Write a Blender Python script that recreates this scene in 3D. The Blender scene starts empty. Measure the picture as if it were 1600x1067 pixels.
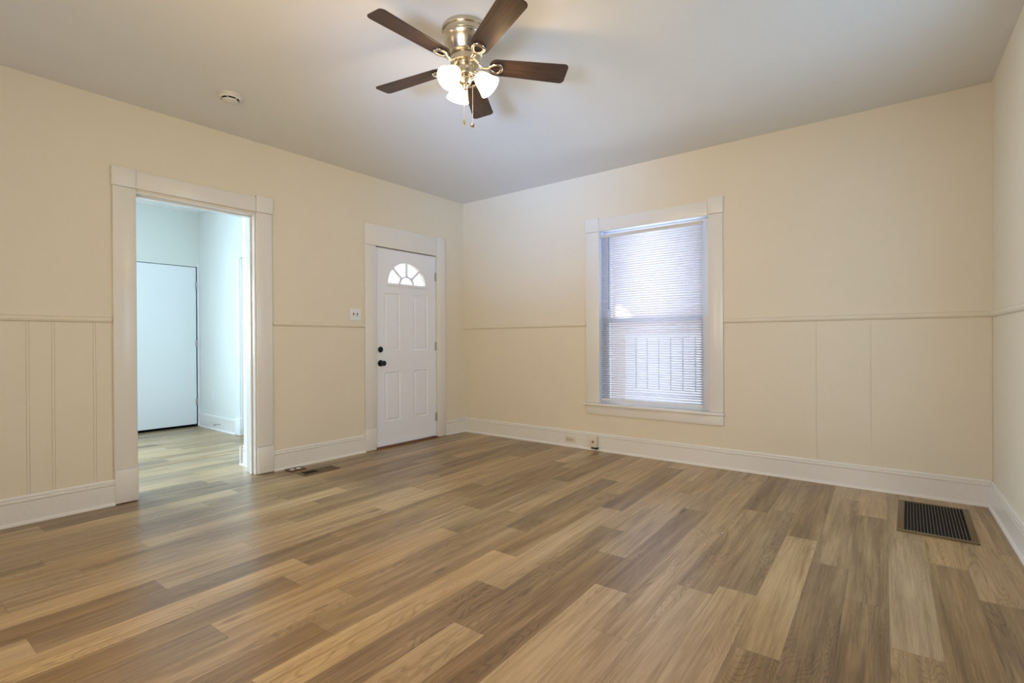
import bpy, bmesh, math, random
from mathutils import Vector, Matrix
D = bpy.data
SC = bpy.context.scene
C = SC.collection
random.seed(7)
PI = math.pi

# ------------------------------------------------------------------ camera
YAW, PITCH, ROLL = -0.662207020, -0.00246756838, -0.00583563140
CAMLOC = Vector((4.26153823, -4.51738233, 1.10241041))
cy_, sy_ = math.cos(YAW), math.sin(YAW); cp_, sp_ = math.cos(PITCH), math.sin(PITCH)
fw = Vector((sy_*cp_, cy_*cp_, sp_)); rt = Vector((cy_, -sy_, 0)); up = rt.cross(fw)
cr_, sr_ = math.cos(ROLL), math.sin(ROLL)
r2 = cr_*rt + sr_*up; u2 = -sr_*rt + cr_*up
cam = D.cameras.new('camera'); camo = D.objects.new('camera', cam); C.objects.link(camo)
M = Matrix.Identity(4)
for i in range(3):
    M[i][0] = r2[i]; M[i][1] = u2[i]; M[i][2] = -fw[i]; M[i][3] = CAMLOC[i]
camo.matrix_world = M
cam.sensor_width = 36; cam.lens = 793.739946*36/1600; cam.clip_start = 0.05
SC.camera = camo

# ------------------------------------------------------------------ view, sky, daylight
vs = SC.view_settings
vs.view_transform = 'Standard'; vs.look = 'None'; vs.gamma = 1.0; vs.use_curve_mapping = False
vs.exposure = 0.05
W = D.worlds.new('sky'); SC.world = W; W.use_nodes = True
bg = W.node_tree.nodes['Background']
# low winter sun on the far side of the house; it reaches the blind only through a triangular hole in an added, unseen mask
SUN_EL = math.radians(40)
sl_ = D.lights.new('sun', 'SUN'); sl_.energy = 20; sl_.angle = math.radians(.4); sl_.color = (1, .97, .92)
so0 = D.objects.new('sun', sl_); C.objects.link(so0); so0.location = (2, 12, 12)
so0.rotation_euler = Vector((0, -math.cos(SUN_EL), -math.sin(SUN_EL))).to_track_quat('-Z', 'Y').to_euler()
# light levels, linear RGB radiant multipliers per source
LT = {
    'sky': (1.24, 1.35, 1.51), 'rear_left': (11.0, 6.5, 3.5), 'rear_right': (24.5, 19.0, 8.5), 'side': (4.6, 10.2, 17.0),
    'upward_fill': (3.1, 2.5, 1.7), 'ceiling_fill': (1.4, 3.7, 8.0), 'hall': (4, 4.5, 10), 'hallside': (61, 91, 112), 'sash': (22.8, 26.0, 29.0),
    'fan': (0.50, .34, .17),
}
def split(c):
    m = max(max(c), 1e-9); return m, tuple(x/m for x in c)
e_, c_ = split(LT['sky']); bg.inputs[0].default_value = (*c_, 1); bg.inputs[1].default_value = e_

def area(name, loc, size, rgb, direction, spread=PI):
    l = D.lights.new(name, 'AREA'); l.shape = 'RECTANGLE'; l.size, l.size_y = size
    l.energy, l.color = split(rgb); l.spread = spread
    o = D.objects.new(name, l); C.objects.link(o); o.location = loc
    o.rotation_euler = Vector(direction).to_track_quat('-Z', 'Y').to_euler()
    return o
# fill lights added at invented, unseen rear and side openings to brighten the room;
# daylight from the adjoining room's window and the sash window in view
area('added_rear_fill', (1.35, -5.62, 1.35), (1.1, 1.7), LT['rear_left'], (.8, 1, 0.0), 1.9)
area('added_rear_fill', (3.55, -5.62, 1.35), (1.1, 1.7), LT['rear_right'], (-.75, 1, 0.0), 1.9)
area('added_side_fill', (4.95, -1.75, 1.4), (1.1, 1.5), LT['side'], (-1, 0, 0))  # added fill for the left wall and front door
area('added_ceiling_fill', (3.4, -5.66, 1.0), (.7, .5), LT['ceiling_fill'], (-2.1, 4.95, 1.75), .55)  # narrow light added to paint a cool patch on the ceiling
area('added_upward_fill', (3.55, -5.66, .8), (1.0, .5), LT['upward_fill'], (-2.1, 4.6, 2.35), .9)  # light added to lift the ceiling and upper wall from below
area('daylight_hall_window', (-1.6, -5.62, 1.4), (1.8, 1.9), LT['hall'], (0, 1, 0))
area('daylight_hall_side_window', (-3.3, -4.2, 1.55), (1.1, 1.4), LT['hallside'], (1, .35, -.2), 2.4)
area('daylight_sash_window', (2.36, 0.62, 1.35), (1.2, 1.9), LT['sash'], (0, -1, 0.1))

# ------------------------------------------------------------------ constants
H = 2.76          # ceiling
RAIL = 1.236      # underside of the chair rail
WX, SK = 4.694683, -0.03034   # right wall: x = WX + SK*y
YB = -5.45        # rear wall
HALLX = -3.09; HALLY = -1.77; HH = 2.79

# ------------------------------------------------------------------ materials
def newmat(name):
    m = D.materials.new(name); m.use_nodes = True
    nt = m.node_tree; b = nt.nodes['Principled BSDF']
    return m, nt, b
def N(nt, t, **kw):
    n = nt.nodes.new(t)
    for k, v in kw.items():
        if k.startswith('i_'):
            n.inputs[k[2:].replace('_', ' ')].default_value = v
        else: setattr(n, k, v)
    return n
def srgb(r, g, b):
    f = lambda c: (c/255/12.92) if c/255 <= .04045 else ((c/255+.055)/1.055)**2.4
    return (f(r), f(g), f(b), 1)
def mat(name, col, rough=.5, metal=0, bump=0, bscale=60, spec=.5, var=0, bdist=.01):
    m, nt, b = newmat(name)
    b.inputs['Base Color'].default_value = col; b.inputs['Roughness'].default_value = rough
    b.inputs['Metallic'].default_value = metal; b.inputs['Specular IOR Level'].default_value = spec
    tc = N(nt, 'ShaderNodeTexCoord')
    no = N(nt, 'ShaderNodeTexNoise', i_Scale=bscale, i_Detail=4.0)
    nt.links.new(tc.outputs['Object'], no.inputs['Vector'])
    if bump:
        bp = N(nt, 'ShaderNodeBump', i_Strength=bump, i_Distance=bdist)
        nt.links.new(no.outputs['Fac'], bp.inputs['Height']); nt.links.new(bp.outputs['Normal'], b.inputs['Normal'])
    if var:
        n2 = N(nt, 'ShaderNodeTexNoise', i_Scale=3.0, i_Detail=3.0)
        nt.links.new(tc.outputs['Object'], n2.inputs['Vector'])
        mx = N(nt, 'ShaderNodeMix', data_type='RGBA')
        mx.inputs[6].default_value = tuple(c*(1-var) for c in col[:3])+(1,)
        mx.inputs[7].default_value = tuple(min(1, c*(1+var)) for c in col[:3])+(1,)
        nt.links.new(n2.outputs['Fac'], mx.inputs[0]); nt.links.new(mx.outputs[2], b.inputs['Base Color'])
    return m

WALL = mat('cream_wall_paint', (0.79, 0.72, 0.59, 1), .55, bump=.12, bscale=90, var=.02, bdist=.004)
CEIL = mat('ceiling_paint', (0.78, 0.77, 0.74, 1), .75, bump=.1, bscale=40, var=.02, bdist=.006)
TRIM = mat('white_trim_paint', (0.81, 0.79, 0.76, 1), .22, bump=.15, bscale=55, bdist=.006)
HALLW = mat('pale_hall_paint', (0.76, 0.80, 0.77, 1), .6, bump=.1, bscale=80, bdist=.004)
DOORW = mat('white_door_enamel', (0.85, 0.87, 0.95, 1), .38, bump=.06, bscale=120, bdist=.003)
HALLD = mat('pale_flat_door_paint', (0.86, 0.91, 0.94, 1), .45)
PLASTIC = mat('white_plastic', (0.82, 0.83, 0.86, 1), .35)
IVORY = mat('ivory_plastic', (0.72, 0.66, 0.56, 1), .4)
SMOKE = mat('detector_plastic', (0.72, 0.69, 0.66, 1), .45)
BLACK = mat('black_metal', (0.006, 0.007, 0.009, 1), .35, spec=.4)
DARKSLOT = mat('dark_void', (0.004, 0.004, 0.005, 1), .9)
BRASS = mat('aged_brass', (0.30, 0.22, 0.07, 1), .4, metal=.8)
NICKEL = mat('brushed_nickel', (0.60, 0.53, 0.41, 1), .26, metal=1, bump=.03, bscale=200)
NICKELP = mat('polished_nickel', (0.80, 0.74, 0.64, 1), .14, metal=1)
HINGE = mat('steel_hinge', (0.45, 0.43, 0.41, 1), .4, metal=.9)
REGM = mat('bronze_register_metal', srgb(116, 98, 68), .45, metal=.35)
GRILLE = mat('grey_grille_bars', (0.30, 0.28, 0.24, 1), .45, metal=.5)
BROWNP = mat('brown_outlet_plate', srgb(92, 70, 52), .5)
THRESH = mat('reddish_oak_threshold', srgb(120, 72, 38), .5, var=.15)
CHAIN = mat('chain_metal', (0.85, 0.82, 0.78, 1), .25, metal=.8)
SIDING = mat('exterior_white_vinyl', (0.86, 0.89, 0.95, 1), .5)
GROUNDM = mat('exterior_concrete', (0.45, 0.44, 0.42, 1), .9, bump=.3)
SASH = mat('window_vinyl', (0.74, 0.80, 0.92, 1), .4)

def brick():
    m, nt, b = newmat('exterior_pink_brick')
    tc = N(nt, 'ShaderNodeTexCoord'); mp = N(nt, 'ShaderNodeMapping'); mp.inputs['Rotation'].default_value = (PI/2, 0, 0)
    br = N(nt, 'ShaderNodeTexBrick', i_Scale=5.0, i_Mortar_Size=.02)
    br.inputs['Color1'].default_value = (.64, .50, .48, 1); br.inputs['Color2'].default_value = (.72, .58, .55, 1)
    br.inputs['Mortar'].default_value = (.7, .66, .62, 1)
    nt.links.new(tc.outputs['Object'], mp.inputs['Vector']); nt.links.new(mp.outputs['Vector'], br.inputs['Vector'])
    nt.links.new(br.outputs['Color'], b.inputs['Base Color']); b.inputs['Roughness'].default_value = .9
    return m
BRICK = brick()

def glass():
    m, nt, b = newmat('clear_glass')
    nt.nodes.remove(b)
    o = nt.nodes['Material Output']
    t = N(nt, 'ShaderNodeBsdfTransparent'); g = N(nt, 'ShaderNodeBsdfGlossy', i_Roughness=.02)
    f = N(nt, 'ShaderNodeFresnel', i_IOR=1.45); mx = N(nt, 'ShaderNodeMixShader')
    nt.links.new(f.outputs[0], mx.inputs[0]); nt.links.new(t.outputs[0], mx.inputs[1]); nt.links.new(g.outputs[0], mx.inputs[2])
    nt.links.new(mx.outputs[0], o.inputs['Surface'])
    return m
GLASS = glass()

def slatmat():
    m, nt, b = newmat('translucent_blind_vinyl')
    o = nt.nodes['Material Output']
    b.inputs['Base Color'].default_value = (.90, .90, .93, 1); b.inputs['Roughness'].default_value = .45
    t = N(nt, 'ShaderNodeBsdfTranslucent'); t.inputs['Color'].default_value = (.88, .90, .98, 1)
    mx = N(nt, 'ShaderNodeMixShader'); mx.inputs[0].default_value = .52
    nt.links.new(b.outputs[0], mx.inputs[1]); nt.links.new(t.outputs[0], mx.inputs[2]); nt.links.new(mx.outputs[0], o.inputs['Surface'])
    return m
SLAT = slatmat()

def lampglass():
    m, nt, b = newmat('lit_frosted_glass')
    b.inputs['Base Color'].default_value = (.95, .92, .85, 1); b.inputs['Roughness'].default_value = .3
    e, c = split(LT['fan']); b.inputs['Emission Color'].default_value = (*c, 1); b.inputs['Emission Strength'].default_value = 4.0*e
    return m
LAMP = lampglass()
def bulbm():
    m, nt, b = newmat('lit_bulb')
    e, c = split(LT['fan']); b.inputs['Emission Color'].default_value = (*c, 1); b.inputs['Emission Strength'].default_value = 20.0*e
    return m
BULB = bulbm()

def bladewood():
    m, nt, b = newmat('walnut_blade')
    uv = N(nt, 'ShaderNodeUVMap')
    mp = N(nt, 'ShaderNodeMapping'); mp.inputs['Scale'].default_value = (3, 60, 1)
    nt.links.new(uv.outputs[0], mp.inputs[0])
    n = N(nt, 'ShaderNodeTexNoise', i_Scale=1.5, i_Detail=6.0); nt.links.new(mp.outputs[0], n.inputs['Vector'])
    r = N(nt, 'ShaderNodeValToRGB')
    r.color_ramp.elements[0].position = .3; r.color_ramp.elements[0].color = (.016, .010, .007, 1)
    r.color_ramp.elements[1].position = .75; r.color_ramp.elements[1].color = (.085, .046, .029, 1)
    nt.links.new(n.outputs['Fac'], r.inputs[0]); nt.links.new(r.outputs[0], b.inputs['Base Color'])
    b.inputs['Roughness'].default_value = .42
    return m
WOOD = bladewood()

def floormat():
    m, nt, b = newmat('oak_vinyl_plank')
    L = nt.links.new
    uv = N(nt, 'ShaderNodeUVMap', uv_map='grain')          # metres: across, along, + random offset
    ed = N(nt, 'ShaderNodeUVMap', uv_map='edge')
    at = N(nt, 'ShaderNodeAttribute', attribute_name='tone')
    def noise(sx, sy, scale, det, rough=.5, dist=0):
        mp = N(nt, 'ShaderNodeMapping'); mp.inputs['Scale'].default_value = (sx, sy, 1); L(uv.outputs[0], mp.inputs[0])
        n = N(nt, 'ShaderNodeTexNoise', i_Scale=scale, i_Detail=det, i_Roughness=rough, i_Distortion=dist)
        L(mp.outputs[0], n.inputs['Vector']); return n
    def mth(op, a, c=None, clamp=False):
        n = N(nt, 'ShaderNodeMath', operation=op, use_clamp=clamp)
        for i, v in enumerate((a, c)):
            if v is None: continue
            if isinstance(v, (int, float)): n.inputs[i].default_value = v
            else: L(v, n.inputs[i])
        return n.outputs[0]
    broad = noise(16, 1.3, 1, 3, .55, .5).outputs['Fac']
    streak = noise(75, 1.8, 1, 5, .65, .2).outputs['Fac']
    fine = noise(330, 7, 1, 4, .7).outputs['Fac']
    pore = noise(650, 22, 1, 2, .5).outputs['Fac']
    def rng(v, a, b_, c, d):
        q = N(nt, 'ShaderNodeMapRange'); L(v, q.inputs['Value'])
        for nm, x in (('From Min', a), ('From Max', b_), ('To Min', c), ('To Max', d)): q.inputs[nm].default_value = x
        return q.outputs[0]
    # cathedral figure: thin contour lines of a slow stretched noise
    warp = noise(6.5, .85, 1, 2, .45, .9).outputs['Fac']
    ring = rng(mth('SINE', mth('MULTIPLY', warp, 210)), .2, 1, 0, 1)
    mask = rng(noise(6, .7, 1, 1).outputs['Fac'], .47, .60, 0, 1)
    cath = mth('MULTIPLY', mth('MULTIPLY', ring, mask), .17)
    # knots
    mpk = N(nt, 'ShaderNodeMapping'); mpk.inputs['Scale'].default_value = (5, 1.6, 1); L(uv.outputs[0], mpk.inputs[0])
    vo = N(nt, 'ShaderNodeTexVoronoi', i_Scale=1.0); L(mpk.outputs[0], vo.inputs['Vector'])
    kn = rng(vo.outputs['Distance'], .03, .10, .30, 0)
    sep = N(nt, 'ShaderNodeSeparateColor'); L(at.outputs['Color'], sep.inputs[0])
    t = mth('MULTIPLY', mth('SUBTRACT', sep.outputs[0], .5), .66)
    t = mth('ADD', t, mth('MULTIPLY', mth('SUBTRACT', broad, .5), .85))
    t = mth('ADD', t, mth('MULTIPLY', mth('SUBTRACT', streak, .5), .75))
    t = mth('ADD', t, mth('MULTIPLY', mth('SUBTRACT', fine, .5), .60))
    t = mth('SUBTRACT', t, rng(pore, .58, .72, 0, .12))
    t = mth('SUBTRACT', t, cath)
    t = mth('SUBTRACT', t, kn)
    t = mth('ADD', t, .59, True)
    r = N(nt, 'ShaderNodeValToRGB'); e = r.color_ramp.elements
    e[0].position = 0.0; e[0].color = srgb(80, 62, 44)
    e[1].position = 1.0; e[1].color = srgb(205, 180, 143)
    for pos, c in ((.3, srgb(124, 100, 73)), (.55, srgb(156, 131, 98)), (.75, srgb(180, 154, 118))):
        x = e.new(pos); x.color = c
    L(t, r.inputs[0])
    hs = N(nt, 'ShaderNodeHueSaturation'); L(r.outputs[0], hs.inputs['Color'])
    L(mth('ADD', mth('MULTIPLY', sep.outputs[1], .16), .99), hs.inputs['Saturation'])
    # seams
    se = N(nt, 'ShaderNodeSeparateXYZ'); L(ed.outputs[0], se.inputs[0])
    def seam(v, w, wd):
        a = mth('MINIMUM', v, mth('SUBTRACT', w, v))
        q = N(nt, 'ShaderNodeMapRange'); q.inputs['From Min'].default_value = 0; q.inputs['From Max'].default_value = wd
        q.inputs['To Min'].default_value = .55; q.inputs['To Max'].default_value = 1; L(a, q.inputs['Value']); return q.outputs[0]
    sm = mth('MULTIPLY', seam(se.outputs[0], .1527, .0016), seam(se.outputs[1], 1.265, .002))
    mx = N(nt, 'ShaderNodeMix', data_type='RGBA', blend_type='MULTIPLY'); mx.inputs[0].default_value = 1
    L(hs.outputs[0], mx.inputs[6]); L(sm, mx.inputs[7]); L(mx.outputs[2], b.inputs['Base Color'])
    b.inputs['Roughness'].default_value = .32; b.inputs['Specular IOR Level'].default_value = .65
    bp = N(nt, 'ShaderNodeBump', i_Strength=.12, i_Distance=.002); L(streak, bp.inputs['Height']); L(bp.outputs[0], b.inputs['Normal'])
    return m
FLOOR = floormat()

# ------------------------------------------------------------------ mesh helpers
def new(): return bmesh.new()
def box(bm, x0, x1, y0, y1, z0, z1, mtx=None):
    v = [bm.verts.new((x, y, z)) for z in (z0, z1) for y in (y0, y1) for x in (x0, x1)]
    for f in ((0, 2, 3, 1), (4, 5, 7, 6), (0, 1, 5, 4), (2, 6, 7, 3), (0, 4, 6, 2), (1, 3, 7, 5)):
        bm.faces.new([v[i] for i in f])
    if mtx is not None: bmesh.ops.transform(bm, matrix=mtx, verts=v)
    return v
def bbox(bm, x0, x1, y0, y1, z0, z1, bv=.003, seg=2, mtx=None):
    t = new(); box(t, x0, x1, y0, y1, z0, z1)
    bmesh.ops.bevel(t, geom=list(t.edges), offset=bv, segments=seg, affect='EDGES', profile=.5)
    merge(bm, t, mtx)
def merge(bm, t, mtx=None):
    me = D.meshes.new('tmp'); t.to_mesh(me); t.free()
    if mtx is not None: me.transform(mtx)
    bm.from_mesh(me); D.meshes.remove(me)
def lathe(bm, prof, n=48, mtx=None):
    rings = []; vs_ = []
    for r, z in prof:
        if r < 1e-6: ring = [bm.verts.new((0, 0, z))]
        else: ring = [bm.verts.new((r*math.cos(2*PI*i/n), r*math.sin(2*PI*i/n), z)) for i in range(n)]
        rings.append(ring); vs_ += ring
    for a, b in zip(rings[:-1], rings[1:]):
        for i in range(n):
            j = (i+1) % n
            if len(a) == 1 and len(b) == 1: continue
            if len(a) == 1: bm.faces.new((a[0], b[i], b[j]))
            elif len(b) == 1: bm.faces.new((a[i], b[0], a[j]))
            else: bm.faces.new((a[i], b[i], b[j], a[j]))
    if mtx is not None: bmesh.ops.transform(bm, matrix=mtx, verts=vs_)
def tube(bm, pts, r, n=10, closed=False, flat=1.0):
    pts = [Vector(p) for p in pts]; rings = []; m = len(pts)
    rr = r if isinstance(r, (list, tuple)) else [r]*m
    prev = None
    for i, p in enumerate(pts):
        if closed: t = pts[(i+1) % m]-pts[i-1]
        else: t = pts[min(i+1, m-1)]-pts[max(i-1, 0)]
        t.normalize()
        ref = Vector((0, 0, 1)) if abs(t.z) < .9 else Vector((1, 0, 0))
        a = t.cross(ref).normalized(); b = a.cross(t).normalized()
        if prev is not None and a.dot(prev) < 0: a = -a; b = -b
        prev = a
        rings.append([bm.verts.new(p+(a*math.cos(2*PI*k/n)+b*flat*math.sin(2*PI*k/n))*rr[i]) for k in range(n)])
    rng = range(m) if closed else range(m-1)
    for i in rng:
        A, B = rings[i], rings[(i+1) % m]
        for k in range(n): bm.faces.new((A[k], A[(k+1) % n], B[(k+1) % n], B[k]))
    if not closed: bm.faces.new(rings[0][::-1]); bm.faces.new(rings[-1])
def extr(bm, prof, p0, p1, axis_u, axis_v):
    """extrude closed 2D profile [(u,v)] from p0 to p1"""
    p0, p1, U, V = Vector(p0), Vector(p1), Vector(axis_u), Vector(axis_v)
    A = [bm.verts.new(p0+U*u+V*v) for u, v in prof]; B = [bm.verts.new(p1+U*u+V*v) for u, v in prof]
    n = len(prof)
    for i in range(n): bm.faces.new((A[i], A[(i+1) % n], B[(i+1) % n], B[i]))
    bm.faces.new(A[::-1]); bm.faces.new(B)
def obj(name, bm, m, parent=None, smooth=None, bevel=0):
    bmesh.ops.recalc_face_normals(bm, faces=list(bm.faces))
    me = D.meshes.new(name); bm.to_mesh(me); bm.free()
    for mm in (m if isinstance(m, (list, tuple)) else [m]): me.materials.append(mm)
    o = D.objects.new(name, me); C.objects.link(o)
    if parent is not None:
        o.parent = parent; o.matrix_parent_inverse = parent.matrix_basis.inverted()
    if smooth is not None:
        for p in me.polygons: p.use_smooth = True
        try: me.set_sharp_from_angle(angle=math.radians(smooth))
        except Exception: pass
    if bevel:
        md = o.modifiers.new('bevel', 'BEVEL'); md.width = bevel; md.segments = 2; md.limit_method = 'ANGLE'
    return o
def struct(name, bm, m, **kw):
    o = obj(name, bm, m, **kw); o['kind'] = 'structure'; return o
def thing(name, label, cat, loc, group=None):
    o = D.objects.new(name, None); C.objects.link(o); o.location = loc; o.empty_display_size = .05
    o['label'] = label; o['category'] = cat
    if group: o['group'] = group
    return o
def lab(o, label, cat=None, group=None):
    o['label'] = label
    if cat: o['category'] = cat
    if group: o['group'] = group
    return o

# ------------------------------------------------------------------ floor: individual planks
TH = math.radians(-1.7); ct, st = math.cos(TH), math.sin(TH)
def uv2xy(u, v): return (u*ct+v*st, -u*st+v*ct)
LEN = 1.265; PWD = .1527
# row index -> (joint position, {plank joint start: tone})
JO = {0: -1.768, 1: -1.435, 2: -2.39, 3: -2.077, 4: -1.745, 5: -1.44, 6: -1.005, 7: -2.365, 8: -1.635, 9: -1.306,
      10: -.979, 11: -.646, 12: -.33, 13: -1.285, 14: -2.24, 15: -.75, 16: -2.48, 17: -2.095, 18: -1.955, 19: -1.66,
      20: -1.20, 21: -2.0, 22: -1.66, 23: -1.37, 24: -2.335, 25: -1.455, 26: -2.26, 27: -1.83, -1: -1.1, -2: -2.0}
TONE = {(0, 0): .72, (0, 1): .25, (1, 0): .75, (1, 1): .28, (2, 0): .62, (2, 1): .6, (3, 0): .3, (3, 1): .2, (4, 0): .45, (4, 1): .2,
        (5, 0): .25, (5, 1): .72, (5, 2): .35, (6, 0): .5, (6, 1): .38, (7, 0): .5, (7, 1): .8, (8, 0): .6, (8, 1): .68, (8, 2): .78,
        (9, 0): .6, (9, 1): .3, (9, 2): .9, (10, 0): .5, (10, 1): .65, (10, 2): .3, (11, 1): .65, (11, 2): .3, (11, 3): .8,
        (12, 2): .75, (12, 3): .3, (13, 1): .4, (13, 2): .92, (14, 1): .45, (16, 1): .7, (16, 2): .3, (17, 1): .6, (17, 2): .3,
        (18, 1): .4, (18, 2): .9, (19, 2): .28, (19, 3): .8, (20, 2): .65, (20, 3): .3}
fb = new()
uvg = fb.loops.layers.uv.new('grain'); uve = fb.loops.layers.uv.new('edge')
tone = fb.loops.layers.float_color.new('tone')
rnd = random.Random(21)
def row_edge(k):
    return 4.443-PWD*k
for k in range(-4, 54):
    u0 = row_edge(k); u1 = u0+PWD
    j = JO.get(k, None)
    if j is None: j = -rnd.random()*LEN
    while j < .3: j += LEN
    i = 0; v1 = j
    while v1 > -6.2:
        v0 = v1-LEN
        # index of the plank whose far end is the joint: 0 = just beyond first visible joint
        idx = round((JO[k]-v1)/LEN)+1 if k in JO else None
        tn = TONE.get((k, idx), rnd.uniform(.15, .85)) if idx is not None else rnd.uniform(.15, .85)
        r1, r2_ = rnd.uniform(0, 40), rnd.uniform(0, 40); g2 = rnd.random()
        cs = [(u0, v0), (u1, v0), (u1, v1), (u0, v1)]
        vs4 = [fb.verts.new((*uv2xy(*c), 0)) for c in cs]
        f = fb.faces.new(vs4)
        for lp, c in zip(f.loops, cs):
            lp[uvg].uv = (c[0]-u0+r1, c[1]-v0+r2_); lp[uve].uv = (c[0]-u0, c[1]-v0); lp[tone] = (tn, g2, 0, 1)
        v1 = v0
def clip(bm, co, no):
    bmesh.ops.bisect_plane(bm, geom=list(bm.verts)+list(bm.edges)+list(bm.faces), plane_co=co, plane_no=no, clear_outer=True)
clip(fb, (0, .0, 0), (0, 1, 0)); clip(fb, (-3.16, 0, 0), (-1, 0, 0)); clip(fb, (WX, 0, 0), (1, -SK, 0)); clip(fb, (0, YB, 0), (0, -1, 0))
for f in fb.faces:
    if f.normal.z < 0: f.normal_flip()
me = D.meshes.new('floor'); fb.to_mesh(me); fb.free(); me.materials.append(FLOOR)
o = D.objects.new('floor', me); C.objects.link(o); o['kind'] = 'structure'
b = new(); box(b, -3.2, 5.1, YB, .15, -.16, -.06); struct('floor_subfloor', b, GROUNDM)

# ------------------------------------------------------------------ walls (solid, with real openings)
def wallX(name, x0, x1, ya, yb, z1, holes, m, extra=None):
    """slab between x0..x1 spanning y ya..yb, holes [(y0,y1,z0,z1)] sorted by y"""
    b = new(); y = ya
    for (h0, h1, z0, zt) in sorted(holes):
        box(b, x0, x1, y, h0, 0, z1)
        if z0 > 0: box(b, x0, x1, h0, h1, 0, z0)
        box(b, x0, x1, h0, h1, zt, z1); y = h1
    box(b, x0, x1, y, yb, 0, z1)
    if extra: extra(b)
    return struct(name, b, m)
def wallY(name, y0, y1, xa, xb, z1, holes, m, extra=None):
    b = new(); x = xa
    for (h0, h1, z0, zt) in sorted(holes):
        box(b, x, h0, y0, y1, 0, z1)
        if z0 > 0: box(b, h0, h1, y0, y1, 0, z0)
        box(b, h0, h1, y0, y1, zt, z1); x = h1
    box(b, x, xb, y0, y1, 0, z1)
    if extra: extra(b)
    return struct(name, b, m)
# opening of doorway
DY0, DY1, DZ = -3.345, -2.495, 2.165     # rough opening, lined with jambs
FY0, FY1, FZ = -1.312, -.462, 2.075      # front door opening
T = .134
PT = .003                                # panelling thickness
def panels(b, axis, seams, lo, hi, z0=.16, z1=RAIL, g=.0007):
    e = [lo]+sorted(seams)+[hi]
    for a, c in zip(e[:-1], e[1:]):
        a2 = a+(g if a != lo else 0); c2 = c-(g if c != hi else 0)
        if axis == 'L': box(b, 0, PT, a2, c2, z0, z1)
        else: box(b, a2, c2, -PT, 0, z0, z1)
def lw(b):
    s = []
    for y in (-3.888, -3.77, -3.563): s += [y-.007, y+.007]
    panels(b, 'L', s, -5.3, -3.47)
    panels(b, 'L', [], -2.37, -1.44)
    panels(b, 'L', [], -.325, -.001)
wallX('wall_left', -T, 0, YB, .15, H, [(DY0, DY1, 0, DZ), (FY0, FY1, 0, FZ)], WALL, lw)
WY0, WY1, WZ0, WZ1 = 1.835, 2.917, .455, 2.19
def ww(b):
    panels(b, 'W', [], PT, 1.70); panels(b, 'W', [3.705, 4.047], 3.03, WX-.002)
    panels(b, 'W', [], 1.7, 3.03, .16, .36)
wallY('wall_window', 0, .15, -T, WX+.2, H, [(WY0, WY1, WZ0, WZ1)], WALL, ww)
# right wall, slightly out of square, with an unseen opening added for the side fill light
b = new()
def rw(ya, yb, za, zb):
    v = []
    for z in (za, zb):
        for (d, y) in ((0, yb), (0, ya), (.15, ya), (.15, yb)): v.append(b.verts.new((WX+SK*y+d, y, z)))
    for f in ((0, 1, 2, 3), (4, 5, 6, 7), (0, 1, 5, 4), (1, 2, 6, 5), (2, 3, 7, 6), (3, 0, 4, 7)): b.faces.new([v[i] for i in f])
rw(YB-.1, -2.3, 0, H); rw(-2.3, -1.2, 0, .65); rw(-2.3, -1.2, 2.15, H); rw(-1.2, .15, 0, H)
struct('wall_right', b, WALL)
wallY('wall_rear', YB-.12, YB, -T, 5.0, H, [(.8, 1.9, .5, 2.2), (3.0, 4.1, .5, 2.2)], WALL)  # both openings added for the rear fill lights
b = new(); box(b, -T, 5.05, YB-.12, .15, H, H+.12); struct('ceiling', b, CEIL)

# ------------------------------------------------------------------ adjoining room
wallX('wall_hall_far', HALLX-.12, HALLX, YB, HALLY, HH, [(-4.8, -3.6, .8, 2.3), (-2.62, -1.80, 0, 2.085)], HALLW)
b = new(); box(b, HALLX-.12, -1.93, HALLY, HALLY+.12, 0, HH); box(b, -1.93, -1.05, HALLY, HALLY+.12, 2.09, HH)
box(b, -1.05, -.44, HALLY, HALLY+.12, 0, HH)
struct('wall_hall_right', b, HALLW)
b = new(); box(b, -.445, -T-.001, -2.405, HALLY+.12, 0, HH); struct('wall_hall_return', b, HALLW)
wallY('wall_hall_rear', YB-.12, YB, HALLX-.12, -T-.001, HH, [(-2.5, -.7, .5, 2.35)], HALLW)
b = new(); box(b, HALLX-.12, -T-.001, YB-.12, HALLY+.12, HH, HH+.1); struct('ceiling_hall', b, mat('hall_ceiling_paint', (.94, .95, .95, 1), .8))

# ------------------------------------------------------------------ trim profiles
BT = .174
def baseprof(): # (depth, height): shoe, flat board, two-step cap
    return [(0, 0), (.030, 0), (.030, .008), (.026, .016), (.018, .021), (.017, .128), (.014, .131), (.017, .134),
            (.020, .142), (.018, .150), (.012, .152), (.015, .158), (.013, .168), (.007, BT), (0, BT)]
def baseboard(name, runs, m=TRIM):
    b = new()
    for p0, p1, nrm in runs: extr(b, baseprof(), (*p0, 0), (*p1, 0), (*nrm, 0), (0, 0, 1))
    return struct(name, b, m, smooth=40)
baseboard('baseboard_left', [((0, -5.44), (0, -3.461), (1, 0)), ((0, -2.369), (0, -1.447), (1, 0)), ((0, -.326), (0, -.0), (1, 0))])
baseboard('baseboard_window', [((0, 0), (WX, 0), (0, -1))])
dr = Vector((SK, 1, 0)).normalized(); nr = (-dr.y, dr.x)
baseboard('baseboard_right', [((WX+SK*YB, YB), (WX, 0), nr)])
baseboard('baseboard_hall_right', [((HALLX, HALLY), (-2.03, HALLY), (0, -1))])
baseboard('baseboard_hall_far', [((HALLX, YB), (HALLX, -2.74), (1, 0))])
baseboard('baseboard_hall_return', [((-.445, -2.405), (-T-.022, -2.405), (0, -1)), ((-.445, -1.8), (-.445, -2.435), (-1, 0))])
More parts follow.
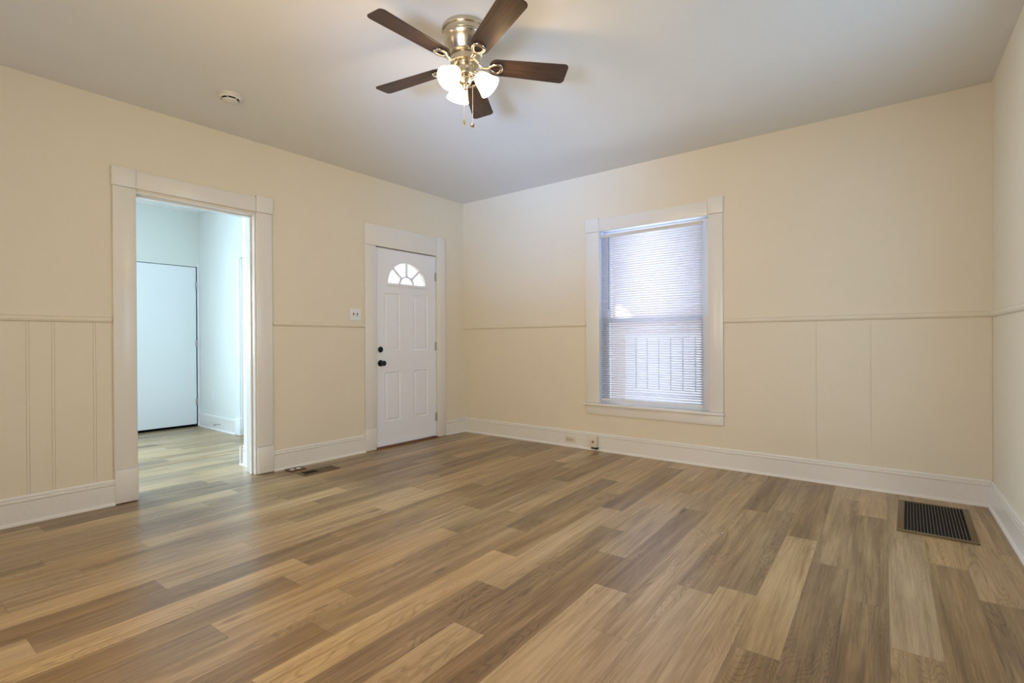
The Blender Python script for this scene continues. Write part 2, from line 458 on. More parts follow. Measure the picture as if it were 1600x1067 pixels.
# chair rail
def railprof():
    return [(0, .0), (.008, 0), (.013, .004), (.018, .012), (.020, .020), (.018, .029), (.012, .036), (.004, .040), (0, .040)]
def rail(name, runs):
    b = new()
    for p0, p1, nrm in runs: extr(b, railprof(), (*p0, RAIL), (*p1, RAIL), (*nrm, 0), (0, 0, 1))
    return struct(name, b, WALL, smooth=50)
rail('trim_1', [((0, -5.44), (0, -3.469), (1, 0)), ((0, -2.366), (0, -1.437), (1, 0))])
rail('trim_2', [((0, 0), (1.697, 0), (0, -1)), ((3.027, 0), (WX, 0), (0, -1))])
rail('trim_3', [((WX+SK*YB, YB), (WX, 0), nr)])

# ------------------------------------------------------------------ cased opening to the adjoining room
b = new()
bbox(b, 0, .020, -3.463, -3.330, .232, 2.172)          # left casing
bbox(b, 0, .027, -3.461, -3.328, .006, .232)           # plinth
bbox(b, 0, .020, -2.500, -2.370, .228, 2.176)
bbox(b, 0, .027, -2.502, -2.368, .006, .226)
bbox(b, 0, .024, -3.469, -3.330, 2.174, 2.306)         # corner blocks
bbox(b, 0, .026, -2.502, -2.362, 2.178, 2.312)
bbox(b, 0, .019, -3.329, -2.503, 2.176, 2.298)         # head casing
struct('trim_4', b, TRIM, smooth=40)
b = new()
JT = .018
for s, y in ((1, DY0), (-1, DY1)):
    a, c = sorted((y+.001, y+s*JT)); bbox(b, -T-.012, .004, a, c, .002, DZ-.001, .002)
    a, c = sorted((y+s*JT, y+s*(JT+.011))); bbox(b, -.085, -.045, a, c, .002, DZ-JT-.011, .002)
bbox(b, -T-.012, .004, DY0+JT, DY1-JT, DZ-JT, DZ-.001, .002)
bbox(b, -.085, -.045, DY0+JT+.011, DY1-JT-.011, DZ-JT-.011, DZ-JT, .002)
# casing of the far side
bbox(b, -T-.034, -T-.013, DY0-.11, DY0+.012, .004, 2.29); bbox(b, -T-.034, -T-.013, DY1-.012, DY1+.085, .004, 2.29)
bbox(b, -T-.034, -T-.013, DY0+.013, DY1-.013, 2.165, 2.29)
struct('trim_5', b, TRIM, smooth=40)

# ------------------------------------------------------------------ front door casing
b = new()
bbox(b, 0, .020, -1.436, -1.306, .225, 2.067)
bbox(b, 0, .027, -1.446, -1.316, .006, .225)
bbox(b, 0, .020, -.460, -.326, .003, 2.280)
bbox(b, 0, .020, -1.436, -.461, 2.069, 2.280)
struct('trim_6', b, TRIM, smooth=40)
b = new()   # frame lining the opening
bbox(b, -T-.01, -.046, FY0+.001, FY0+.03, .0, FZ, .002); bbox(b, -T-.01, -.046, FY1-.03, FY1-.001, 0, FZ, .002)
bbox(b, -T-.01, -.046, FY0+.03, FY1-.03, FZ-.03, FZ-.001, .002)
bbox(b, -.046, .002, FY0+.001, FY0+.008, .0, FZ, .001); bbox(b, -.046, .002, FY1-.006, FY1-.001, 0, FZ, .001)
struct('trim_7', b, TRIM, smooth=40)
b = new(); bbox(b, -T, .032, -1.31, -.466, .0005, .012, .003); struct('trim_8', b, THRESH)

# ------------------------------------------------------------------ front door
door = thing('door_1', 'white front door with a half-round fan window and black knob', 'door', (0, -.89, .02)); 
del door['label']; del door['category']; door['kind'] = 'structure'
dy0, dy1, dz0, dz1 = -1.302, -.470, .020, 2.058
CYF, CZF, RY, RZ = -.890, 1.705, .262, .232
XF, XB = -.002, -.042
def slab():
    """slab as front/back sheets with a half-ellipse hole and pressed panels"""
    b = new(); n = 24
    for X in (XF, XB):
        arc = [b.verts.new((X, CYF-RY*math.cos(PI*i/n), CZF+RZ*math.sin(PI*i/n))) for i in range(n+1)]
        # outer points above
        outer = []
        for i in range(n+1):
            a = PI*i/n; c, s = -math.cos(a), math.sin(a)
            tY = (dy1-CYF)/c if c > 1e-6 else ((dy0-CYF)/c if c < -1e-6 else 1e9)
            tZ = (dz1-CZF)/s if s > 1e-6 else 1e9
            t = min(tY, tZ); outer.append(b.verts.new((X, CYF+c*t, CZF+s*t)))
        cl = b.verts.new((X, dy0, dz1)); crn = b.verts.new((X, dy1, dz1))
        for i in range(n):
            q = [arc[i], outer[i], outer[i+1], arc[i+1]]
            o0, o1 = outer[i].co, outer[i+1].co
            if abs(o0.y-dy0) < 1e-4 and abs(o1.z-dz1) < 1e-4 and abs(o0.z-dz1) > 1e-4: q = [arc[i], outer[i], cl, outer[i+1], arc[i+1]]
            elif abs(o0.z-dz1) < 1e-4 and abs(o1.y-dy1) < 1e-4 and abs(o1.z-dz1) > 1e-4: q = [arc[i], outer[i], crn, outer[i+1], arc[i+1]]
            b.faces.new(q)
        if X == XF: fa = arc
        else: ba = arc
    for i in range(n): b.faces.new((fa[i], fa[i+1], ba[i+1], ba[i]))
    # lower part
    def quad(X, ya, yb, za, zb): b.faces.new([b.verts.new((X, y, z)) for y, z in ((ya, za), (yb, za), (yb, zb), (ya, zb))])
    quad(XB, dy0, dy1, dz0, CZF)
    ys = [dy0, -1.190, -.985, -.800, -.592, dy1]; zs = [dz0, .268, .780, 1.000, 1.600, CZF]
    for i in range(5):
        for j in range(5):
            if i in (1, 3) and j in (1, 3):
                loops = []
                for (ins, dx) in ((0, 0), (.010, -.007), (.018, -.007), (.034, -.002)):
                    loops.append([b.verts.new((XF+dx, y, z)) for y, z in ((ys[i]+ins, zs[j]+ins), (ys[i+1]-ins, zs[j]+ins), (ys[i+1]-ins, zs[j+1]-ins), (ys[i]+ins, zs[j+1]-ins))])
                for A, B in zip(loops[:-1], loops[1:]):
                    for q in range(4): b.faces.new((A[q], A[(q+1) % 4], B[(q+1) % 4], B[q]))
                b.faces.new(loops[-1])
            else: quad(XF, ys[i], ys[i+1], zs[j], zs[j+1])
    # underside of the light opening and slab rims
    def rim(pts): b.faces.new([b.verts.new(p) for p in pts])
    rim([(XF, CYF-RY, CZF), (XF, CYF+RY, CZF), (XB, CYF+RY, CZF), (XB, CYF-RY, CZF)])
    rim([(XF, dy0, dz0), (XF, dy0, dz1), (XB, dy0, dz1), (XB, dy0, dz0)])
    rim([(XF, dy1, dz0), (XF, dy1, dz1), (XB, dy1, dz1), (XB, dy1, dz0)])
    rim([(XF, dy0, dz1), (XF, dy1, dz1), (XB, dy1, dz1), (XB, dy0, dz1)])
    rim([(XF, dy0, dz0), (XF, dy1, dz0), (XB, dy1, dz0), (XB, dy0, dz0)])
    bmesh.ops.remove_doubles(b, verts=list(b.verts), dist=1e-5)
    return b
sl = obj('door_panel', slab(), DOORW, door)
b = new(); n = 28        # fan light moulding: outer arch, sill, hub arch, spokes
def arch(b, R1y, R1z, w, x0, x1, cyy=CYF, czz=CZF):
    for i in range(n):
        a0, a1 = PI*i/n, PI*(i+1)/n
        pts = []
        for X in (x0, x1):
            for (a, e) in ((a0, 0), (a1, 0), (a1, w), (a0, w)):
                pts.append(b.verts.new((X, cyy-(R1y+e)*math.cos(a), czz+(R1z+e)*math.sin(a))))
        for f in ((0, 1, 2, 3), (4, 5, 6, 7), (0, 1, 5, 4), (3, 2, 6, 7), (0, 3, 7, 4), (1, 2, 6, 5)): b.faces.new([pts[k] for k in f])
arch(b, RY-.002, RZ-.002, .020, -.003, .010)
bbox(b, -.003, .012, CYF-RY-.022, CYF+RY+.022, CZF-.026, CZF+.002, .004)
frm = obj('fan_window_frame', b, DOORW, door, smooth=30)
b = new()
arch(b, .088, .078, .010, -.016, .004)
for a in (45, 90, 135):
    a = math.radians(a); c, s = math.cos(a), math.sin(a)
    p0 = Vector((0, CYF+.094*c, CZF+.084*s)); p1 = Vector((0, CYF+(RY)*c, CZF+(RZ)*s))
    d = (p1-p0).normalized(); w = Vector((0, -d.z, d.y))*(.008)
    vsx = []
    for X in (-.016, .003):
        for q in (p0-w, p0+w, p1+w, p1-w): vsx.append(b.verts.new((X, q.y, q.z)))
    for f in ((0, 1, 2, 3), (4, 5, 6, 7), (0, 1, 5, 4), (3, 2, 6, 7), (0, 3, 7, 4), (1, 2, 6, 5)): b.faces.new([vsx[k] for k in f])
obj('window_bars', b, SLAT, frm)  # translucent material makes the bars glow, imitating glare from the glass
b = new(); vv = [b.verts.new((-.022, CYF-RY*math.cos(PI*i/24), CZF+RZ*math.sin(PI*i/24))) for i in range(25)]; b.faces.new(vv)
obj('pane', b, GLASS, frm)
b = new(); bbox(b, -.002, .012, dy0+.004, dy1-.004, .022, .030, .002); bbox(b, -.002, .008, dy0+.004, dy1-.004, .030, .062, .003)
obj('door_sweep', b, DOORW, door)
def rx(loc, s=1): return Matrix.Translation(loc) @ Matrix.Rotation(PI/2*s, 4, 'Y')
b = new(); lathe(b, [(0, 0), (.030, 0), (.031, .004), (.029, .010), (.022, .013), (0, .014)], 32, rx((-.003, -1.243, 1.015)))
bbox(b, .010, .024, -1.2475, -1.2385, 1.003, 1.027, .003); lab(obj('deadbolt', b, BLACK, door, smooth=40), 'black round deadbolt turn above the knob')
b = new(); lathe(b, [(0, 0), (.032, 0), (.033, .004), (.030, .009), (.014, .013), (.012, .028), (.016, .036), (.026, .044), (.028, .056), (.025, .066), (.012, .071), (0, .072)], 32, rx((-.003, -1.243, .875)))
lab(obj('door_knob', b, BLACK, door, smooth=40), 'black round door knob')
for z in (1.83, 1.038, .235):
    b = new(); lathe(b, [(0, -.05), (.006, -.05), (.006, .05), (0, .05)], 12, Matrix.Translation((.006, -.463, z)))
    bbox(b, -.001, .001, -.484, -.463, z-.048, z+.048, .0005); obj('hinge', b, HINGE, door, smooth=40)

# ------------------------------------------------------------------ flat door of the adjoining room
d2 = D.objects.new('door_2', None); C.objects.link(d2); d2.location = (HALLX, -2.2, 0); d2['kind'] = 'structure'
b = new(); bbox(b, HALLX-.038, HALLX-.001, -2.61, -1.811, .032, 2.076, .002); obj('door_panel', b, HALLD, d2)
for z in (1.845, 1.087, .322):
    b = new(); lathe(b, [(0, -.045), (.007, -.045), (.007, .045), (0, .045)], 12, Matrix.Translation((HALLX+.006, -1.806, z)))
    bbox(b, HALLX-.001, HALLX+.003, -1.822, -1.803, z-.045, z+.045, .0005); obj('hinge', b, HINGE, d2, smooth=40)
b = new(); bbox(b, HALLX-.12, HALLX+.004, -1.80, -1.775, .004, 2.12, .002); bbox(b, HALLX-.12, HALLX-.045, -2.62, -1.80, 2.077, 2.085, .002)
struct('trim_9', b, HALLD)
b = new(); box(b, HALLX-.069, HALLX-.004, -2.615, -1.805, -.055, .006); box(b, HALLX-.118, HALLX-.10, -2.66, -1.772, -.05, 2.12); struct('door_gap_shade', b, DARKSLOT)  # black slabs painting the shade under and behind the door
# side doorway of the adjoining room: casing, jamb and a closed door
b = new()
bbox(b, -2.025, -1.930, HALLY-.012, HALLY, .20, 2.09); bbox(b, -2.030, -1.902, HALLY-.027, HALLY, .004, .20)
bbox(b, -1.93, -1.912, HALLY, HALLY+.12, .004, 2.085, .002)
struct('trim_11', b, HALLD, smooth=40)
d3 = D.objects.new('door_3', None); C.objects.link(d3); d3.location = (-1.5, HALLY, 0); d3['kind'] = 'structure'
b = new(); bbox(b, -1.910, -1.06, HALLY+.05, HALLY+.088, .012, 2.08, .002); obj('door_panel', b, mat('grey_white_door_paint', (.66, .70, .74, 1), .5), d3)
for z in (1.84, 1.05):
    b = new(); lathe(b, [(0, -.045), (.006, -.045), (.006, .045), (0, .045)], 12, Matrix.Translation((-1.905, HALLY+.044, z))); obj('hinge', b, HALLD, d3, smooth=40)
b = new(); tube(b, [(-2.45, HALLY-.017, .085), (-2.45, HALLY-.075, .085)], .005, 8); tube(b, [(-2.45, HALLY-.075, .085), (-2.45, HALLY-.09, .085)], .009, 10)
o = obj('door_stop', b, HINGE, smooth=40); lab(o, 'small spring door stop screwed to the white baseboard in the far room', 'door stop')
b = new(); bbox(b, -2.70, -2.63, HALLY-.006, HALLY, .37, .48, .002); o = obj('wall_outlet', b, PLASTIC)
lab(o, 'pale outlet plate low on the far room wall beside the flat door', 'outlet')

# ------------------------------------------------------------------ window
win = D.objects.new('window_1', None); C.objects.link(win); win.location = (2.36, 0, .455); win['kind'] = 'structure'
b = new()
bbox(b, 1.702, 1.848, -.020, 0, .474, 2.172); bbox(b, 2.904, 3.024, -.020, 0, .474, 2.176)
bbox(b, 1.697, 1.846, -.024, 0, 2.174, 2.308)
bbox(b, 1.848, 2.898, -.019, 0, 2.172, 2.296)
obj('window_casing', b, TRIM, win, smooth=40)
b = new(); bbox(b, 2.900, 3.028, -.026, 0, 2.178, 2.318); obj('corner_block', b, TRIM, win, smooth=40)
b = new(); bbox(b, 1.682, 3.032, -.055, .012, .449, .473, .007, 3); bbox(b, WY0+.002, WY1-.002, .010, .15, .452, .470, .002); obj('window_sill', b, TRIM, win, smooth=40)
b = new(); bbox(b, 1.707, 3.022, -.019, 0, .362, .448, .004); obj('apron', b, TRIM, win, smooth=40)
b = new()
bbox(b, WY0+.001, WY0+.014, -.004, .15, .470, WZ1, .001); bbox(b, WY1-.014, WY1-.001, -.004, .15, .470, WZ1, .001)
bbox(b, WY0+.014, WY1-.014, -.004, .15, WZ1-.014, WZ1-.001, .001)
bbox(b, WY0+.014, WY0+.030, .040, .058, .470, WZ1-.014, .001); bbox(b, WY1-.030, WY1-.014, .040, .058, .470, WZ1-.014, .001)
obj('window_jamb', b, SASH, win)
def sash(name, z0, z1, y0, y1):
    b = new(); xa, xb = WY0+.016, WY1-.016
    bbox(b, xa, xa+.070, y0, y1, z0, z1, .002); bbox(b, xb-.085, xb, y0, y1, z0, z1, .002)
    bbox(b, xa+.070, xb-.085, y0, y1, z0, z0+.036, .002); bbox(b, xa+.070, xb-.085, y0, y1, z1-.036, z1, .002)
    s = obj(name, b, SASH, win)
    b = new(); v = [b.verts.new(p) for p in ((xa+.065, (y0+y1)/2, z0+.03), (xb-.08, (y0+y1)/2, z0+.03), (xb-.08, (y0+y1)/2, z1-.03), (xa+.065, (y0+y1)/2, z1-.03))]; b.faces.new(v)
    obj('pane', b, GLASS, s)
sash('lower_sash', .472, 1.318, .062, .092); sash('upper_sash', 1.282, WZ1-.016, .096, .126)

# mini blind (hangs inside the frame)
bl = thing('window_blind', 'white horizontal mini blind lowered over the only window', 'blind', (2.36, .028, 2.14))
BX0, BX1 = 1.856, 2.840; YS = .028
b = new(); bbox(b, BX0-.004, BX1+.004, .014, .040, 2.112, 2.140, .002); obj('headrail', b, mat('blind_headrail', (.66, .64, .60, 1), .4), bl)
b = new(); nS = 73; top, bot = 2.104, .528
ang = math.radians(38)
for i in range(nS):
    z = top-(top-bot)*i/(nS-1)
    prof = []
    for j in range(5):
        s = -.0125+.025*j/4; bowh = .0016*(1-(s/.0125)**2)
        # room edge (negative y) lifted
        prof.append((YS+s*math.cos(ang)-bowh*math.sin(ang)*-1, z-s*math.sin(ang)+bowh*math.cos(ang)))
    A = [b.verts.new((BX0, y, zz)) for y, zz in prof]; B = [b.verts.new((BX1, y, zz)) for y, zz in prof]
    for j in range(4): b.faces.new((A[j], B[j], B[j+1], A[j+1]))
so = obj('slats', b, SLAT, bl, smooth=60)
md = so.modifiers.new('thick', 'SOLIDIFY'); md.thickness = .0006
b = new()
box(b, BX0-.002, BX1+.004, .016, .041, .503, .520, Matrix.Translation((0, 0, 0)))
obj('bottom_rail', b, mat('blind_rail', (.82, .82, .84, 1), .4), bl, bevel=.002)
for x in (1.985, 2.722):
    b = new()
    for yy in (.0145, .0415): tube(b, [(x, yy, 2.112), (x, yy, .520)], .0009, 6)
    obj('ladder_cord', b, PLASTIC, bl)
b = new(); tube(b, [(1.944, .008, 2.112), (1.942, .007, 1.40)], .0035, 8); obj('wand', b, mat('smoky_wand', (.25, .27, .36, 1), .3), bl, smooth=60)

# outside the window: neighbour's wall, white fence panel, paving
b = new(); box(b, -1.0, 9, 3.4, 3.6, -.6, 2.9); o = obj('neighbouring_house', b, BRICK)
lab(o, 'pinkish brick wall of the neighbouring house seen through the blind', 'house')
b = new(); dzs = 3.42*math.tan(SUN_EL); tx0, tx1, tz0, tz1 = 2.01, 2.21, 1.325+dzs, 1.46+dzs
box(b, -1.0, 9, 3.45, 3.47, 2.9, tz0); box(b, -1.0, 9, 3.45, 3.47, tz1, 6.8)
box(b, -1.0, tx0, 3.45, 3.47, tz0, tz1); box(b, tx1, 9, 3.45, 3.47, tz0, tz1)
extr(b, [(0, 0), (tx0-tx1, tz1-tz0), (0, tz1-tz0)], (tx1, 3.45, tz0), (tx1, 3.47, tz0), (1, 0, 0), (0, 0, 1))
obj('sun_mask', b, SIDING, o)  # unseen sheet added to cut the sun to a triangle on the blind
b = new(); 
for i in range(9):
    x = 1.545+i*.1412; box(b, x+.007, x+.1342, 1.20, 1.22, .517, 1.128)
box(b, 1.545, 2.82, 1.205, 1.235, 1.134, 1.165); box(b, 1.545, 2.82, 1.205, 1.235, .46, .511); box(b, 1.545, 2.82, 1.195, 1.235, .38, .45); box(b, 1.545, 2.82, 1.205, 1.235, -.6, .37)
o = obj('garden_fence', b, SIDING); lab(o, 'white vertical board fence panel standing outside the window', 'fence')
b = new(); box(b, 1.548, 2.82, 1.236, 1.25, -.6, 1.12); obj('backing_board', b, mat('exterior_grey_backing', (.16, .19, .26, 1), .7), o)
b = new(); box(b, -8, 12, .5, 9, -.75, -.6); struct('ground_outside', b, GROUNDM)

# ------------------------------------------------------------------ ceiling fan
FX, FY = 2.4123, -2.5355
fan = thing('ceiling_fan', 'brushed nickel flush-mount ceiling fan with five dark walnut blades and three lit shades', 'ceiling fan', (FX, FY, H))
TR = Matrix.Translation((FX, FY, H))
b = new(); lathe(b, [(0, 0), (.110, 0), (.118, -.003), (.122, -.010), (.123, -.024), (.121, -.028), (.115, -.031), (.112, -.040), (.113, -.052), (.118, -.060),
                     (.121, -.062), (.121, -.068), (.117, -.073), (.114, -.088), (.107, -.106), (.097, -.124), (.090, -.136), (.088, -.140), (.091, -.143), (.091, -.148), (.087, -.152), (.075, -.156), (0, -.156)], 64, TR)
obj('motor_housing', b, NICKEL, fan, smooth=35)
b = new(); lathe(b, [(0, -.156), (.072, -.156), (.076, -.160), (.078, -.176), (.077, -.192), (.070, -.198), (.050, -.200), (0, -.200)], 48, TR); obj('blade_hub', b, NICKEL, fan, smooth=35)
b = new(); lathe(b, [(0, -.200), (.047, -.200), (.049, -.204), (.049, -.250), (.046, -.256), (.040, -.260), (0, -.262)], 48, TR); obj('switch_housing', b, NICKEL, fan, smooth=35)
b = new(); lathe(b, [(0, -.262), (.030, -.262), (.034, -.268), (.034, -.288), (.028, -.300), (.016, -.306), (.013, -.318), (.010, -.326), (0, -.328)], 32, TR); kit = obj('light_fitter', b, NICKELP, fan, smooth=35)
ZB = 2.5663; RB = .5533; PIT = -.2105; TX, TY = .047, -.0387; PHI0 = math.radians(-.3775)
def bladept(a, r, s, h=0.):
    """a azimuth, r radial, s across, h height off the blade plane"""
    er = Vector((math.cos(a), math.sin(a), 0)); et = Vector((-math.sin(a), math.cos(a), 0))
    tt = et*math.cos(PIT)+Vector((0, 0, 1))*math.sin(PIT); nn = er.cross(tt)
    v = er*r+tt*s+nn*h
    v.z += TX*v.x+TY*v.y
    return Vector((FX, FY, ZB))+v
def blade(a):
    b = new(); uvl = b.loops.layers.uv.new('UVMap')
    out = []
    r0, r1 = .130, RB+.003; w0, w1 = .053, .066
    # rounded outline
    def corner(rc, sc, rad, a0, a1, k=6): return [(rc+rad*math.cos(a0+(a1-a0)*i/k), sc+rad*math.sin(a0+(a1-a0)*i/k)) for i in range(k+1)]
    out += corner(r1-.024, w1-.024, .024, PI/2, 0)[::1]
    out += corner(r1-.024, -(w1-.024), .024, 0, -PI/2)
    out += corner(r0+.036, -(w0-.036), .036, -PI/2, -PI)
    out += corner(r0+.036, (w0-.036), .036, PI, PI/2)
    rings = []
    for h, ins in ((-.003, .0015), (-.002, 0), (.002, 0), (.003, .0015)):
        ring = []
        for r, s in out:
            cr = (r-(r0+r1)/2); k = 1-ins/.06
            ring.append(b.verts.new(bladept(a, (r0+r1)/2+cr*(1-ins/.2), s*k, h)))
        rings.append(ring)
    n = len(out)
    for A, B in zip(rings[:-1], rings[1:]):
        for i in range(n): b.faces.new((A[i], A[(i+1) % n], B[(i+1) % n], B[i]))
    fs = [b.faces.new(rings[0]), b.faces.new(rings[-1][::-1])]
    for f, ring in ((fs[0], out), (fs[1], out[::-1])):
        for lp, (r, s) in zip(f.loops, ring): lp[uvl].uv = (r+a*3, s)
    return b
def iron(a):
    b = new(); h = -.010
    # arm from the hub dropping and reaching out
    P = [bladept(a, .066, 0, .010), bladept(a, .085, 0, -.012), bladept(a, .105, 0, -.016), bladept(a, .125, 0, h-.002)]
    tube(b, P, [.016, .012, .011, .012], 12, flat=.5)
    # heart-shaped loop screwed under the blade
    L = []
    for i in range(24):
        t = 2*PI*i/24
        rr = .160-.034*math.cos(t); ss = .027*math.sin(t)*(1.0-.35*math.cos(t))
        L.append(bladept(a, rr, ss, h))
    tube(b, L, .0088, 10, closed=True, flat=.6)
    for (r, s) in ((.190, 0), (.150, .0), ):
        pass
    # mounting pads with screws
    for (r, s) in ((.192, .010), (.192, -.010)):
        p = bladept(a, r, s, -.0065); lathe(b, [(0, -.008), (.004, -.007), (.0055, -.003), (.0055, .004), (0, .004)], 12, Matrix.Translation(p))
    return b
for i in range(5):
    a = math.radians(265.4-72*i)+PHI0
    bo = obj('fan_blade', blade(a), WOOD, fan)
    obj('blade_iron', iron(a), NICKELP, fan, smooth=50)
# light kit: three arms, bell shades, bulbs
for i, az in enumerate((-6, 114, 234)):
    yawr = math.atan2(rt.y, rt.x)            # azimuth of 'screen right' at the fan
    A = yawr+math.radians(az)
    er = Vector((math.cos(A), math.sin(A), 0))
    neck = Vector((FX, FY, H-.248))+er*.060; ax = (er*.70+Vector((0, 0, -.72))).normalized()
    b = new(); tube(b, [Vector((FX, FY, H-.278))+er*.026, Vector((FX, FY, H-.268))+er*.042, neck-ax*.008], [.009, .009, .010], 12)
    rot = Vector((0, 0, 1)).rotation_difference(ax).to_matrix().to_4x4(); MT = Matrix.Translation(neck) @ rot
    lathe(b, [(0, -.016), (.016, -.014), (.020, -.004), (.020, .016), (.018, .018), (0, .018)], 24, MT)
    so_ = obj('lamp_socket', b, NICKELP, fan, smooth=40)
    b = new(); lathe(b, [(.019, .010), (.027, .014), (.034, .022), (.041, .036), (.046, .052), (.051, .070), (.057, .088), (.062, .100), (.064, .104),
                         (.062, .104), (.059, .098), (.053, .084), (.047, .068), (.042, .052), (.037, .037), (.030, .025), (.022, .018), (.017, .014)], 40, MT)
    obj('lamp_shade', b, LAMP, fan, smooth=60)
    b = new(); lathe(b, [(0, .018), (.012, .020), (.014, .030), (.022, .045), (.026, .058), (.024, .072), (.014, .082), (0, .085)], 20, MT); obj('bulb', b, BULB, fan, smooth=60)
    l = D.lights.new('fan_lamp', 'POINT'); e, c = split(LT['fan']); l.energy = 8*e; l.color = c; l.shadow_soft_size = .03
    lo = D.objects.new('fan_lamp', l); C.objects.link(lo); lo.location = neck+ax*.118
def chain(x, y, z0, z1, rad):
    b = new(); z = z0
    tube(b, [(x, y, z0), (x, y, z1)], rad*.45, 6)
    while z > z1:
        bmesh.ops.create_icosphere(b, subdivisions=1, radius=rad, matrix=Matrix.Translation((x, y, z))); z -= rad*2.4
    return b
p1 = Vector((FX, FY, 0))+rt*(-.003)-Vector((fw.x, fw.y, 0)).normalized()*.045
c1 = obj('pull_chain', chain(p1.x, p1.y, H-.225, 2.262, .0016), CHAIN, fan)
b = new(); lathe(b, [(0, .004), (.003, .003), (.004, -.006), (.0055, -.018), (.0055, -.026), (.003, -.032), (0, -.033)], 16, Matrix.Translation((p1.x, p1.y, 2.256))); lab(obj('chain_fob', b, BRASS, c1, smooth=40), 'dark brass teardrop fob')
p2 = Vector((FX, FY, 0))+rt*.037+Vector((fw.x, fw.y, 0)).normalized()*.020
c2 = obj('pull_chain', chain(p2.x, p2.y, H-.29, 2.262, .0016), CHAIN, fan)
b = new(); lathe(b, [(0, .007), (.006, .006), (.013, .003), (.014, -.003), (.008, -.008), (0, -.009)], 20, Matrix.Translation((p2.x, p2.y, 2.252))); lab(obj('chain_fob', b, NICKELP, c2, smooth=40), 'nickel button fob')

# ------------------------------------------------------------------ smoke detector
sd = thing('smoke_detector', 'round white smoke detector mounted on the ceiling left of the fan', 'smoke detector', (.671, -2.979, H))
TS = Matrix.Translation((.671, -2.979, H))
b = new(); lathe(b, [(0, 0), (.070, 0), (.071, -.003), (.070, -.009), (.066, -.011), (0, -.011)], 48, TS); obj('base_plate', b, SMOKE, sd, smooth=35)
b = new(); lathe(b, [(.064, -.011), (.067, -.014), (.067, -.022), (.063, -.027), (.056, -.028), (.055, -.016), (0, -.016)], 48, TS); obj('housing', b, SMOKE, sd, smooth=35)
b = new(); lathe(b, [(.0545, -.0165), (.040, -.0168), (.040, -.030), (0, -.030)], 40, TS); obj('vent_gap', b, DARKSLOT, sd)
b = new(); lathe(b, [(0, -.031), (.044, -.031), (.047, -.034), (.045, -.041), (.032, -.046), (0, -.047)], 48, TS)
for k in range(6):
    a = 2*PI*k/6+.35; box(b, .038, .057, -.0022, .0022, -.033, -.027, TS @ Matrix.Rotation(a, 4, 'Z'))
obj('cap', b, SMOKE, sd, smooth=35)

# ------------------------------------------------------------------ light switch
sw = thing('light_switch', 'white double toggle switch plate left of the front door', 'light switch', (0, -1.541, 1.362))
b = new(); bbox(b, 0, .006, -1.603, -1.480, 1.304, 1.420, .0025, 3); obj('switch_plate', b, PLASTIC, sw, smooth=35)
for yy in (-1.564, -1.520):
    b = new(); bbox(b, .0055, .0068, yy-.006, yy+.006, 1.346, 1.378, .0004); obj('toggle_slot', b, BLACK, sw)
    b = new(); bbox(b, .004, .016, yy-.0035, yy+.0035, 1.348, 1.360, .0015, mtx=None); obj('toggle', b, PLASTIC, sw, smooth=35)
    for zz in (1.332, 1.392):
        b = new(); lathe(b, [(0, 0), (.003, 0), (.0028, .001), (0, .0012)], 12, rx((.006, yy, zz))); obj('screw', b, PLASTIC, sw)

# ------------------------------------------------------------------ baseboard outlet and cable box
ol = thing('wall_outlet', 'ivory horizontal outlet plate set into the baseboard under the window wall', 'outlet', (1.511, -.017, .08))
b = new(); bbox(b, 1.450, 1.572, -.0225, -.017, .049, .112, .002, 2); obj('outlet_plate', b, IVORY, ol, smooth=35)
for x in (1.486, 1.530):
    b = new(); bbox(b, x-.014, x+.014, -.0245, -.022, .064, .098, .003, 3); rc = obj('receptacle', b, IVORY, ol, smooth=35)
    b = new(); bbox(b, x-.0075, x-.0035, -.0252, -.0244, .074, .090, .0002); bbox(b, x+.004, x+.007, -.0252, -.0244, .074, .088, .0002); lathe(b, [(0, -.0004), (.003, -.0004), (.003, .0004), (0, .0004)], 12, Matrix.Translation((x, -.0248, .0695)) @ Matrix.Rotation(PI/2, 4, 'X'))
    lab(obj('socket_slots', b, BLACK, rc), 'dark plug slots')
cb = thing('cable_box', 'small white surface jack box with brass connector on the baseboard', 'cable box', (1.795, -.017, .09))
b = new(); bbox(b, 1.762, 1.832, -.062, -.021, .036, .150, .003, 2); obj('box_body', b, IVORY, cb, smooth=35)
RY_ = lambda loc: Matrix.Translation(loc) @ Matrix.Rotation(PI/2, 4, 'X')
b = new(); lathe(b, [(0, 0), (.013, 0), (.013, .003), (.010, .004), (.010, .008), (0, .008)], 6, RY_((1.797, -.062, .092))); lab(obj('connector', b, BRASS, cb), 'round brass coaxial connector')
b = new(); lathe(b, [(0, 0), (.004, 0), (.003, .002), (0, .0025)], 12, RY_((1.790, -.062, .062))); obj('screw', b, PLASTIC, cb)
b = new(); bbox(b, 1.770, 1.842, -.052, -.032, .020, .0355, .002); lab(obj('cable_gap', b, BLACK, cb), 'dark cable entry below the box')
b = new(); tube(b, [(1.812, -.046, .022), (1.812, -.050, .010), (1.812, -.052, .001)], .006, 10); lab(obj('cable', b, mat('beige_cable', (.45, .40, .30, 1), .5), cb, smooth=50), 'short beige cable running into the floor')

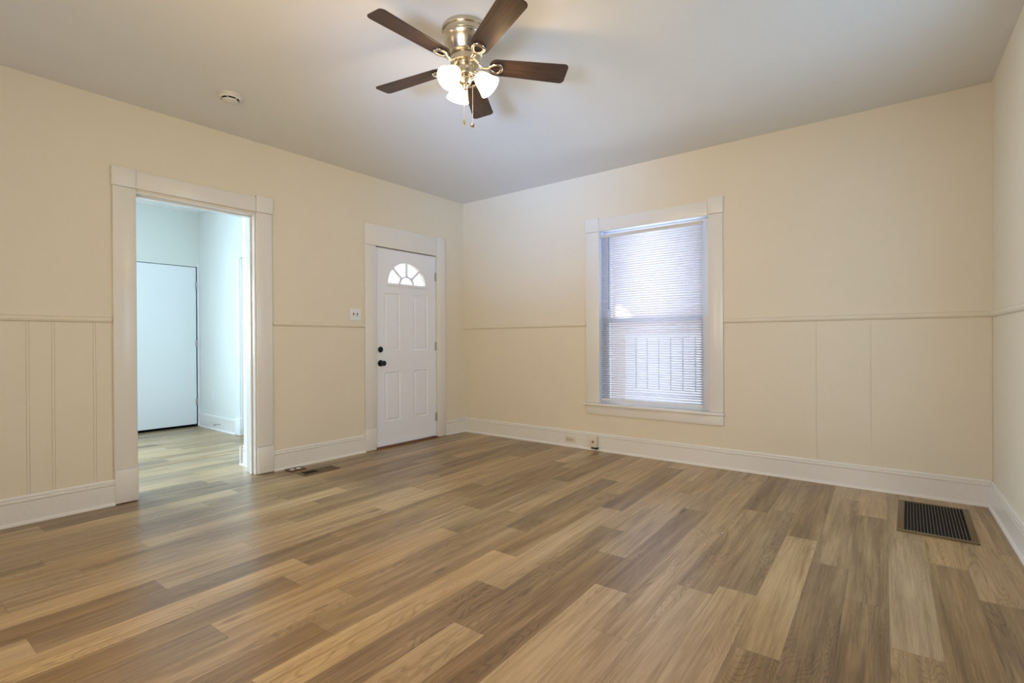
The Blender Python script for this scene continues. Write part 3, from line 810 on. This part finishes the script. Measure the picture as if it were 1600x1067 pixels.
# ------------------------------------------------------------------ floor registers
rg = thing('floor_register', 'large square-mesh metal return air grille in the floor near the right corner', 'floor register', (4.385, -.53, 0))
gx0, gx1, gy0, gy1 = 4.207, 4.562, -.876, -.184
ix0, ix1, iy0, iy1 = 4.240, 4.530, -.840, -.198
b = new(); z1 = .006
bbox(b, gx0, gx1, gy0, iy0, .0005, z1, .002); bbox(b, gx0, gx1, iy1, gy1, .0005, z1, .002)
bbox(b, gx0, ix0, iy0, iy1, .0005, z1, .002); bbox(b, ix1, gx1, iy0, iy1, .0005, z1, .002)
obj('register_frame', b, REGM, rg, smooth=40)
b = new(); box(b, ix0, ix1, iy0, iy1, .0003, .0012); lab(obj('duct_opening', b, DARKSLOT, rg), 'black duct opening')
b = new(); nx = 19
for i in range(1, nx): x = ix0+(ix1-ix0)*i/nx; box(b, x-.0008, x+.0008, iy0, iy1, .0012, .005)
g1 = obj('grille_bars', b, GRILLE, rg)
b = new(); ny = 24
for i in range(1, ny): y = iy0+(iy1-iy0)*i/ny; box(b, ix0, ix1, y-.0008, y+.0008, .0012, .0036)
obj('cross_bars', b, mat('dark_cross_bars', (.05, .048, .045, 1), .5, metal=.4), rg)

fv = thing('floor_vent', 'small brown floor vent beside the baseboard between the two doors', 'floor vent', (.29, -2.12, 0))
b = new(); vx0, vx1, vy0, vy1 = .222, .360, -2.286, -1.955
bbox(b, vx0, vx1, vy0, vy0+.022, .0005, .006, .002); bbox(b, vx0, vx1, vy1-.022, vy1, .0005, .006, .002)
bbox(b, vx0, vx0+.022, vy0+.022, vy1-.022, .0005, .006, .002); bbox(b, vx1-.022, vx1, vy0+.022, vy1-.022, .0005, .006, .002)
bbox(b, vx0+.022, vx1-.022, -2.135, -2.125, .0005, .006, .002)
obj('vent_frame', b, REGM, fv, smooth=40)
b = new(); box(b, vx0+.022, vx1-.022, vy0+.022, vy1-.022, .0003, .0012); obj('duct_opening', b, DARKSLOT, fv)
b = new()
for i in range(1, 16): y = -2.125+(vy1-.022+2.125)*i/16; box(b, vx0+.022, vx1-.022, y-.0025, y+.0025, .0012, .005)
obj('louvers', b, REGM, fv)
fo = thing('floor_outlet', 'brown floor outlet plate with two white round sockets against the baseboard', 'outlet', (.11, -2.22, 0))
b = new(); bbox(b, .045, .158, -2.292, -2.150, .0005, .007, .002); obj('outlet_plate', b, BROWNP, fo, smooth=40)
for y in (-2.252, -2.196):
    b = new(); lathe(b, [(0, .007), (.020, .007), (.020, .009), (.016, .011), (0, .011)], 24, Matrix.Translation((.104, y, 0))); lab(obj('socket_cap', b, PLASTIC, fo, smooth=40), 'white round socket')
b = new(); bmesh.ops.create_icosphere(b, subdivisions=1, radius=.006, matrix=Matrix.Translation((3.426, -1.515, .002)) @ Matrix.Diagonal((1.3, .7, .35, 1)))
o = obj('paint_chip', b, PLASTIC); lab(o, 'tiny white paint chip lying on the floor planks', 'paint chip')
